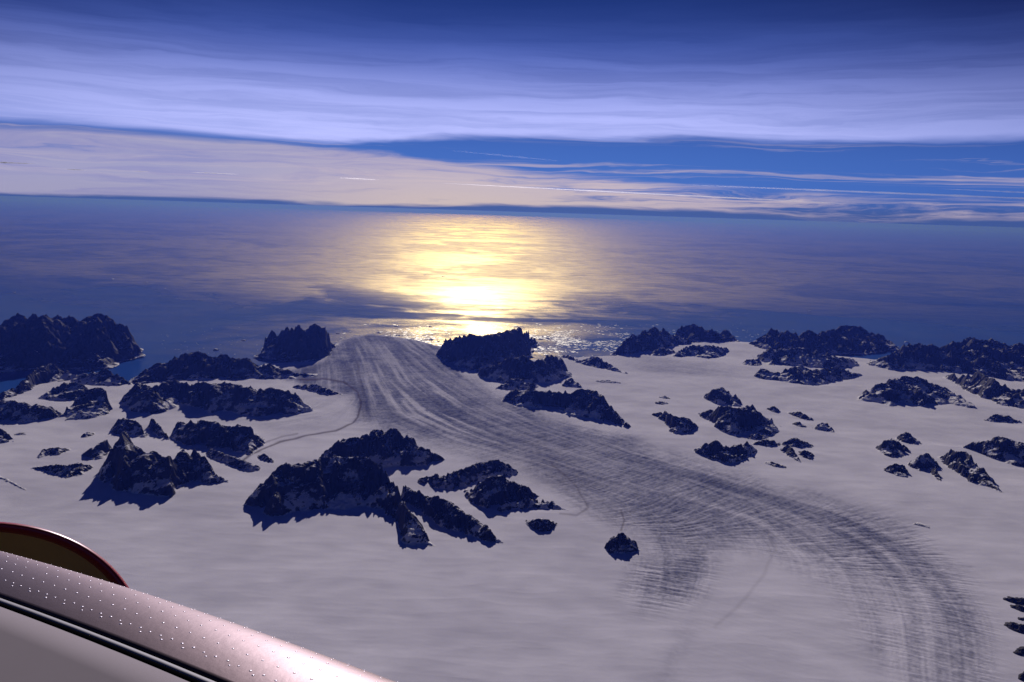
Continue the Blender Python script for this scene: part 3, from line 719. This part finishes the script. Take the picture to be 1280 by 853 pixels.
 ('rocky_peak', 'wide rugged rock with snow hollows on top in the far right snowfield', 'mountain', [(1070,498),(1083,490),(1098,482),(1113,477),(1132,471),(1150,473),(1165,476),(1180,484),(1193,493),(1208,502),(1222,512)], [(1070,501),(1095,506),(1115,512),(1130,506),(1145,513),(1168,515),(1185,509),(1205,513),(1222,514)], dict(slope=27, snowy=0.13, spurs=[[(1132,472),(1150,495)],[(1098,483),(1120,500)]], group=G_R)),
 ('rock_outcrop', 'flat almond shaped outcrop alone near the right edge', 'rock outcrop', [(1230,526),(1244,518),(1260,520),(1277,528)], [(1230,527.5),(1250,530),(1277,530)], dict(slope=28, group=G_R)),
 ('rocky_peak', 'curled dark rock at the top left of the right hand rock cluster', 'rock outcrop', [(1095,561),(1105,553),(1113,549),(1125,555),(1138,564)], [(1095,563),(1108,575),(1130,575),(1138,568)], dict(slope=33, group=G_R)),
 ('rocky_peak', 'pointed rock cone behind the curled dark rock', 'rock outcrop', [(1119,547),(1133,541),(1143,547),(1152,555)], [(1119,550),(1135,559),(1152,558)], dict(slope=35, group=G_R)),
 ('rocky_peak', 'low triangular rock at the bottom left of the right hand rock cluster', 'rock outcrop', [(1103,589),(1119,581),(1130,585),(1137,593)], [(1103,590.5),(1120,599),(1137,601)], dict(slope=33, group=G_R)),
 ('rocky_peak', 'blue shaded steep rock in the middle of the right hand rock cluster', 'rock outcrop', [(1134,581),(1148,572),(1159,568),(1170,578),(1175,587)], [(1134,584),(1150,593),(1165,593),(1175,590)], dict(slope=36, snowy=0.1, group=G_R)),
 ('rock_outcrop', 'small dark splinter hanging below the blue shaded steep rock', 'rock outcrop', [(1162,589),(1168,585),(1173,592),(1177,602)], [(1162,593),(1170,603),(1177,605)], dict(slope=36, group=G_R)),
 ('rocky_peak', 'long slanting dark ridge right of the blue shaded steep rock', 'mountain', [(1173,573),(1189,564),(1208,567),(1223,584),(1235,596),(1252,616)], [(1173,576),(1190,591),(1212,607),(1235,613),(1252,619)], dict(slope=34, spurs=[[(1195,566),(1208,590),(1220,603)]], group=G_R)),
 ('rocky_peak', 'broad dark mountain cut off by the right edge above the slanting ridge', 'mountain', [(1202,560),(1223,554),(1241,547),(1263,549),(1280,555),(1330,562)], [(1202,562),(1225,571),(1245,578),(1272,588),(1280,588),(1330,596)], dict(slope=33, snowy=0.03, group=G_R)),
 ('rock_outcrop', 'narrow black bar of rock on the snow above the glacier edge at right', 'rock outcrop', [(1142,655.5),(1150,656),(1163,660)], [(1142,657),(1152,660),(1163,662)], dict(slope=26, group=G_R)),
 # ---- right edge
 ('rock_outcrop', 'black rock point, uppermost at the lower right edge', 'rock', [(1253,751),(1262,749),(1275,750),(1320,752)], [(1253,752.5),(1265,757),(1290,761),(1320,762)], dict(slope=32, snowy=-0.5, group=G_B)),
 ('rock_outcrop', 'black rock point, second from the top at the lower right edge', 'rock', [(1263,761),(1272,759),(1320,762)], [(1263,762.5),(1275,768),(1295,772),(1320,772)], dict(slope=32, snowy=-0.5, group=G_B)),
 ('rock_outcrop', 'tiny black rock point, third from the top at the lower right edge', 'rock', [(1271,777),(1280,774),(1320,774)], [(1271,778),(1282,780),(1320,781)], dict(slope=32, snowy=-0.5, group=G_B)),
 ('rock_outcrop', 'biggest black rock point at the lower right edge, fourth from the top', 'rock', [(1254,784),(1265,782),(1280,784),(1320,785)], [(1254,785.5),(1268,794),(1280,798),(1320,803)], dict(slope=34, snowy=-0.5, group=G_B)),
 ('rock_outcrop', 'black rock point, second from the bottom at the lower right edge', 'rock', [(1266,819),(1280,813),(1320,812)], [(1266,820.5),(1280,826),(1320,830)], dict(slope=34, snowy=-0.5, group=G_B)),
 ('rock_outcrop', 'black rock tip in the bottom right corner', 'rock', [(1271,850),(1280,845),(1320,842)], [(1271,852),(1284,860),(1320,866)], dict(slope=34, snowy=-0.5, group=G_B)),
]
for nm, lab, cat, top, foot, kw in R:
    massif(nm, lab, cat, top, foot, **kw)

# ------------------------------------------------------------------ icebergs and brash ice
def berg(px, py, size, hgt, label):
    c = at(px, py, 0.0)
    n = 11
    V = []
    ang0 = random.random() * 6.28
    rr = [random.uniform(0.65, 1.15) for _ in range(n)]
    for lev, (s, z) in enumerate(((1.05, -12.0), (1.0, hgt * 0.25), (0.82, hgt * 0.7), (0.45, hgt))):
        for k in range(n):
            a = ang0 + 2 * math.pi * k / n
            q = size / 2 * s * rr[k] * random.uniform(0.9, 1.1)
            V.append((q * math.cos(a) * 1.35, q * math.sin(a), z * random.uniform(0.8, 1.15) if lev else z))
    V.append((0, 0, hgt * 0.95))
    import bmesh
    bm = bmesh.new()
    vs = [bm.verts.new(v) for v in V]
    for l in range(3):
        for k in range(n):
            bm.faces.new((vs[l * n + k], vs[l * n + (k + 1) % n], vs[(l + 1) * n + (k + 1) % n], vs[(l + 1) * n + k]))
    for k in range(n):
        bm.faces.new((vs[3 * n + k], vs[3 * n + (k + 1) % n], vs[4 * n]))
    me = bpy.data.meshes.new('iceberg'); bm.to_mesh(me); bm.free()
    me.materials.append(M_BERG)
    o = bpy.data.objects.new('iceberg', me); COL.objects.link(o)
    o.location = (c[0], c[1], ZS)
    tag(o, label, 'iceberg', 'icebergs drifting off the coast')

BERGS = [
 (270, 438, 330, 110, 'rounded dark iceberg off the tip of the long coastal hill'),
 (305, 426, 260, 60, 'small low iceberg left of the cliff sided island'),
 (17, 366, 260, 60, 'lone iceberg far out near the left edge of the sea'),
 (140, 349, 260, 60, 'flat iceberg far out above the broad left headland'),
 (183, 353, 260, 60, 'iceberg just right of the flat one above the headland'),
 (206, 361, 220, 40, 'smallest pale iceberg in the row above the headland'),
 (422, 417, 240, 60, 'dark iceberg close to the right end of the cliff sided island'),
 (474, 416.5, 300, 70, 'long iceberg in bright water just off the glacier front'),
 (497, 420, 330, 75, 'dark iceberg touching the right side of the glacier front'),
 (495, 408, 320, 80, 'tall blue iceberg out beyond the glacier front'),
 (538, 409, 260, 80, 'pointed iceberg in the glitter beyond the glacier front'),
 (539, 425, 300, 90, 'squarish iceberg in calm water before the blunt mountain'),
 (548, 427, 200, 70, 'slim iceberg next to the squarish one before the blunt mountain'),
 (556, 427, 200, 70, 'slim upright iceberg nearest the blunt mountain'),
 (549, 433, 420, 50, 'long dark iceberg at the waterline of the blunt mountain'),
 (676, 424.5, 330, 80, 'dark iceberg with a flat top right of the blunt mountain'),
 (685, 424, 260, 80, 'twin of the flat topped iceberg on its right side'),
 (683, 444, 420, 60, 'bright white iceberg in the inlet glare'),
 (697, 434, 240, 50, 'small dark iceberg in the middle of the inlet'),
 (742, 437, 260, 50, 'dark iceberg at the right part of the inlet'),
 (720, 421, 220, 50, 'faint iceberg outside the inlet'),
 (985, 351, 300, 60, 'faint iceberg far out in the right part of the sea'),
 (1012, 389, 300, 60, 'dark iceberg off the widest far coastal mountain'),
 (1133, 428, 260, 60, 'pale iceberg between the two right coastal ranges'),
 (554, 346, 420, 80, 'dark iceberg in the middle of the brightest glitter'),
 (531, 344, 320, 70, 'smaller dark iceberg left of the one in the brightest glitter'),
]
for b in BERGS: berg(*b)

def build_brash():
    V = []; F = []
    m = 0
    def floe(px, py, s):
        nonlocal m
        c = at(px, py, 0.0)
        n = random.choice((5, 6, 7)); a0 = random.random() * 6.28
        base = len(V)
        for z in (-3.0, 7.0):
            for k in range(6):
                a = a0 + 2 * math.pi * k / 6
                q = s * random.uniform(0.6, 1.0)
                V.append((c[0] + q * 1.6 * math.cos(a), c[1] + q * math.sin(a), ZS + z))
        F.append([base + 6 + k for k in range(6)])
        for k in range(6):
            F.append([base + k, base + (k + 1) % 6, base + 6 + (k + 1) % 6, base + 6 + k])
    for _ in range(7000):
        px = random.gauss(650, 130); py = random.gauss(425, 9)
        if px < 425 or py < 405 or py > 449: continue
        q = float(fbm(np.array([px / 60.0]), np.array([py / 8.0]), 3, 5)[0])
        if q + random.uniform(-0.2, 0.2) < 0.05: continue
        floe(px, py, random.choice((35, 50, 70, 110)))
    for _ in range(500):
        px = random.uniform(200, 1000); py = random.gauss(430, 14)
        if py < 400 or py > 455: continue
        floe(px, py, random.choice((20, 30, 45)))
    me = bpy.data.meshes.new('brash_ice'); me.from_pydata(V, [], F); me.update()
    me.materials.append(M_BERG)
    o = bpy.data.objects.new('brash_ice', me); COL.objects.link(o)
    tag(o, kind='stuff')
build_brash()

# ------------------------------------------------------------------ contrails, above the haze, tens of kilometres away
def contrail_material(dn):
    m, g = mat_new('contrail_ice_cloud')
    geo = g.n('ShaderNodeNewGeometry')
    tr = g.n('ShaderNodeBsdfTransparent')
    df = g.n('ShaderNodeBsdfDiffuse', inp={'Color': (0.9, 0.9, 0.9, 1)})
    tl = g.n('ShaderNodeBsdfTranslucent', inp={'Color': (0.95, 0.92, 0.9, 1)})
    a = g.n('ShaderNodeMixShader', inp={0: 0.6, 1: df.outputs[0], 2: tl.outputs[0]})
    lw = g.n('ShaderNodeLayerWeight', inp={'Blend': 0.35})
    tc = g.n('ShaderNodeTexCoord').outputs['Object']
    nz = g.noise(tc, 1 / 2500.0, 5, 0.65)
    dens = attr(g, 'dens')
    f = g.m('MULTIPLY', g.m('MULTIPLY', g.m('SUBTRACT', 1.0, lw.outputs['Facing']), dens), g.ss(nz, 0.3, 0.55, 0.02, 0.05), clamp=True)
    mx = g.n('ShaderNodeMixShader', inp={0: f, 1: tr.outputs[0], 2: a.outputs[0]})
    vol = g.n('ShaderNodeVolumeScatter', inp={'Color': (0.97, 0.95, 0.95, 1), 'Density': dn, 'Anisotropy': 0.82})
    g.n('ShaderNodeOutputMaterial', inp={'Surface': mx.outputs[0], 'Volume': vol.outputs[0]})
    return m

def contrail(x0, y0, x1, y1, z, width, dens, label):
    """a long soft tube of ice cloud at height z above the eye"""
    n = 60; k = 10
    a = at(x0, y0, ALT + z); b = at(x1, y1, ALT + z)
    P = np.linspace(a, b, n)
    t = (b - a) / np.hypot(*(b - a)); s = np.array([-t[1], t[0]])
    V = []; D = []
    dist = np.hypot(P[:, 0], P[:, 1])
    for i in range(n):
        e = math.sin(math.pi * (i + 0.02) / (n - 0.96)) ** 0.5
        w = width * (0.75 + 0.5 * abs(float(perlin(np.array([i * 0.21]), np.array([y0 * 0.1]), 4)[0]) * 2)) * (0.02 + 0.98 * e)
        for j in range(k):
            q = 2 * math.pi * j / k
            V.append((P[i][0] + s[0] * w * math.cos(q), P[i][1] + s[1] * w * math.cos(q), z + w * 0.9 * math.sin(q)))
            D.append(dens * e)
    F = [(i * k + j, i * k + (j + 1) % k, (i + 1) * k + (j + 1) % k, (i + 1) * k + j) for i in range(n - 1) for j in range(k)]
    V = np.array(V); c = V.mean(0)
    o = mesh_np('contrail', V - c, np.array(F), contrail_material(0.45 * dens / width), {'dens': np.array(D)}, smooth=True)
    o.location = c
    tag(o, label, 'contrail', 'contrails over the horizon')

contrail(548, 229, 1080, 256, 4950, 165, 1.0, 'long bright contrail over the golden glitter of the sea')
contrail(850, 231, 1400, 253, 5280, 214, 0.5, 'faint pinkish contrail running to the right edge, uppermost of the three there')
contrail(1145, 288, 1420, 300, 429, 106, 0.55, 'lowest contrail at the right edge just over the horizon')
contrail(1170, 236, 1400, 246, 4950, 132, 0.35, 'short faint wisp of contrail above the faint pinkish one')
contrail(-60, 201, 48, 205, 4950, 132, 2.2, 'short bright contrail dash at the left edge')
contrail(80, 211.5, 108, 213, 4620, 86, 2.0, 'tiny contrail dash next to the one at the left edge')
contrail(165, 214, 188, 215, 4620, 73, 1.5, 'faintest contrail dash in the cloud bank')
contrail(238, 215.5, 298, 218, 4620, 86, 1.7, 'thin contrail dash in the middle of the cloud bank')
contrail(424, 222.5, 474, 225, 4620, 99, 0.9, 'bright contrail dash left of the long contrail')
contrail(560, 188, 705, 202, 8600, 150, 0.03, 'soft faint contrail in the blue gap above the long one')

# ------------------------------------------------------------------ the aircraft
M_METAL = simple('brushed_leading_edge_metal', (0.155, 0.112, 0.115), 0.46, 0.9, 0.5, 9.0, 0.15, vary=(3.0, 0.10))
M_RIVET = simple('rivet_metal', (0.62, 0.60, 0.64), 0.4, 1.0)
M_WING = simple('wing_paint_grey_beige', (0.32, 0.29, 0.30), 0.9, 0.0, 0.03, 4.0, 0.05, vary=(1.2, 0.06))
M_SEAM = simple('black_sealant', (0.003, 0.003, 0.004), 0.9, 0.0, 0.0)
M_STRIP = simple('pale_metal_strip', (0.34, 0.34, 0.35), 0.6, 0.0, 0.2)
M_RED = simple('red_cowl_paint', (0.42, 0.008, 0.015), 0.35, 0.0, 0.6)
M_LINER = simple('brown_inlet_liner', (0.95, 0.33, 0.02), 0.5, 0.0, 0.5, 6.0, 0.1, vary=(2.0, 0.2))

def ray1(px, py, d):
    return Vector(rays(px, py) * d)

def build_aircraft():
    root = bpy.data.objects.new('airplane', None); COL.objects.link(root)
    A = ray1(0, 692, 8.6); B = ray1(489, 853, 5.6)
    root.location = A
    tag(root, 'riveted bare metal wing leading edge and red engine cowl at the lower left', 'airplane')
    e = (B - A).normalized()
    L = (B - A).length
    up = Vector((0, 0, 1)); nrm = (up - e * up.dot(e)).normalized()
    c = nrm.cross(e)
    if c.dot(-A) < 0: c = -c                    # chord runs aft, back towards the eye
    a0, b0 = 0.80, 0.28
    def prof(s):
        """s: 0 at the nose, grows aft over the top; returns chord, height"""
        if s <= 0.9:
            q = s / 0.9 * math.pi / 2
            return (a0 * (1 - math.cos(q)), b0 * math.sin(q))
        return (a0 + (s - 0.9), b0 + 0.01 * (s - 0.9))
    # silhouette offset so that the outline passes through A and B
    ec = max((c * prof(s)[0] + nrm * prof(s)[1]).dot((A.normalized().cross(e)).normalized() * (1 if (A.normalized().cross(e)).normalized().z > 0 else -1)) for s in [i / 60 for i in range(61)])
    upv = (A.normalized().cross(e)).normalized()
    if upv.z < 0: upv = -upv
    O = A - upv * ec
    def P(u, s, lift=0.0):
        ch, h = prof(s)
        taper = 1.0
        return O + e * u + c * ch * taper + nrm * (h + lift) + upv * (0.16 * max(0.0, min(1, u / L)) * (1 - max(0.0, min(1, u / L)))) - A
    def sheet(name, mat, s_list, u0, u1, nu, lift, parent, smooth=True, thick=0.0):
        V = []; F = []
        ns = len(s_list)
        for i in range(nu):
            u = u0 + (u1 - u0) * i / (nu - 1)
            for s in s_list: V.append(P(u, s, lift))
        for i in range(nu - 1):
            for j in range(ns - 1):
                F.append((i * ns + j, (i + 1) * ns + j, (i + 1) * ns + j + 1, i * ns + j + 1))
        me = bpy.data.meshes.new(name); me.from_pydata([tuple(v) for v in V], [], F); me.update()
        me.materials.append(mat)
        for p in me.polygons: p.use_smooth = smooth
        o = bpy.data.objects.new(name, me); COL.objects.link(o); o.parent = parent
        md = o.modifiers.new('thickness', 'SOLIDIFY'); md.thickness = 0.012; md.offset = -1 if True else 1
        return o, V, F
    u0, u1 = -4.0, L + 4.0
    S_END = 0.90
    wing = sheet('wing_skin', M_WING, [S_END + 0.092 + i * 0.2 for i in range(14)], u0, u1, 40, 0.0, root)[0]
    wing.name = 'wing'
    le, _, _ = sheet('leading_edge', M_METAL, [-0.6 + i * (S_END + 0.6) / 47 for i in range(48)], u0, u1, 60, 0.0, root)
    sheet('seam', M_SEAM, [S_END + 0.0, S_END + 0.014], u0, u1, 30, 0.0, root)
    sheet('trim_strip', M_STRIP, [S_END + 0.014, S_END + 0.052], u0, u1, 30, 0.0, root)
    sheet('seam', M_SEAM, [S_END + 0.052, S_END + 0.092], u0, u1, 30, 0.0, root)
    # rivet heads, joined into the leading edge's own mesh as a second material
    import bmesh
    bm = bmesh.new(); bm.from_mesh(le.data)
    le.data.materials.append(M_RIVET)
    rd = random.Random(4)
    rows = [(0.14, 0.13), (0.24, 0.13), (0.34, 0.13), (0.45, 0.13), (0.56, 0.13), (0.67, 0.13), (0.77, 0.10), (0.795, 0.20)]
    for ri, (s, du) in enumerate(rows):
        u = u0 + 0.05 * ri
        while u < u1:
            u += du
            if rd.random() < 0.04: continue
            ss_ = s + rd.uniform(-0.004, 0.004)
            p = P(u, ss_); q = P(u, ss_ + 0.01) - p; tdir = q.normalized(); nn = e.cross(tdir)
            if nn.dot(nrm) < 0 and s > 0.2: nn = -nn
            if nn.dot(nrm) < -0.01: nn = -nn
            rr = 0.0058 * rd.uniform(0.7, 1.2)
            ring = []
            for k in range(8):
                an = 2 * math.pi * k / 8
                ring.append(bm.verts.new(p + (e * math.cos(an) * 1.25 + tdir * math.sin(an)) * rr + nn * 0.0005))
            topv = bm.verts.new(p + nn * 0.0022)
            for k in range(8):
                f = bm.faces.new((ring[k], ring[(k + 1) % 8], topv)); f.material_index = 1; f.smooth = True
    bm.to_mesh(le.data); bm.free()
    # ---- the engine beyond the wing: short duct with a red rolled lip and a brown liner, open towards the wing
    ND = 11.0
    NW = ray1(-60, 852, ND)
    NC = NW - A
    def spread(px, py):
        v = ray1(px, py, 1.0); return ND * math.tan(v.angle(NW))
    ra, rb = spread(184, 858), spread(-66, 649)
    ax = (-NW.normalized() + Vector((0.0, 0.0, 0.03))).normalized()      # axis of the opening, towards the eye
    t1 = ax.cross(Vector((0, 0, 1))).normalized(); t2 = t1.cross(ax).normalized()
    def lathe(name, mat, prof_, parent, n=96):
        V = []; F = []; m = len(prof_)
        for i in range(n):
            an = 2 * math.pi * i / n
            for (r, d) in prof_:
                V.append(tuple(NC + (t1 * math.cos(an) * ra / rb + t2 * math.sin(an)) * r + ax * d))
        for i in range(n):
            for j in range(m - 1):
                F.append((i * m + j, i * m + j + 1, ((i + 1) % n) * m + j + 1, ((i + 1) % n) * m + j))
        me = bpy.data.meshes.new(name); me.from_pydata(V, [], F); me.update(); me.materials.append(mat)
        for p in me.polygons: p.use_smooth = True
        o = bpy.data.objects.new(name, me); COL.objects.link(o); o.parent = parent
        return o
    R0 = rb
    cowl = lathe('engine_cowl', M_RED, [(R0 * 0.45, -3.2), (R0 * 0.68, -2.0), (R0 * 0.88, -1.0), (R0, -0.3)], root)
    lip = lathe('lip', M_RED, [(R0, -0.3)] + [(R0 - 0.055 + 0.055 * math.cos(q), -0.3 + 0.16 * math.sin(q)) for q in [math.pi * k / 14 for k in range(1, 14)]] + [(R0 - 0.11, -0.32)], cowl)
    lathe('inlet_liner', M_LINER, [(R0 - 0.11, -0.32), (R0 - 0.30, -0.45), (R0 - 0.6, -0.62), (R0 - 1.0, -0.8), (R0 * 0.3, -0.9), (0.02, -0.95)], cowl)
build_aircraft()
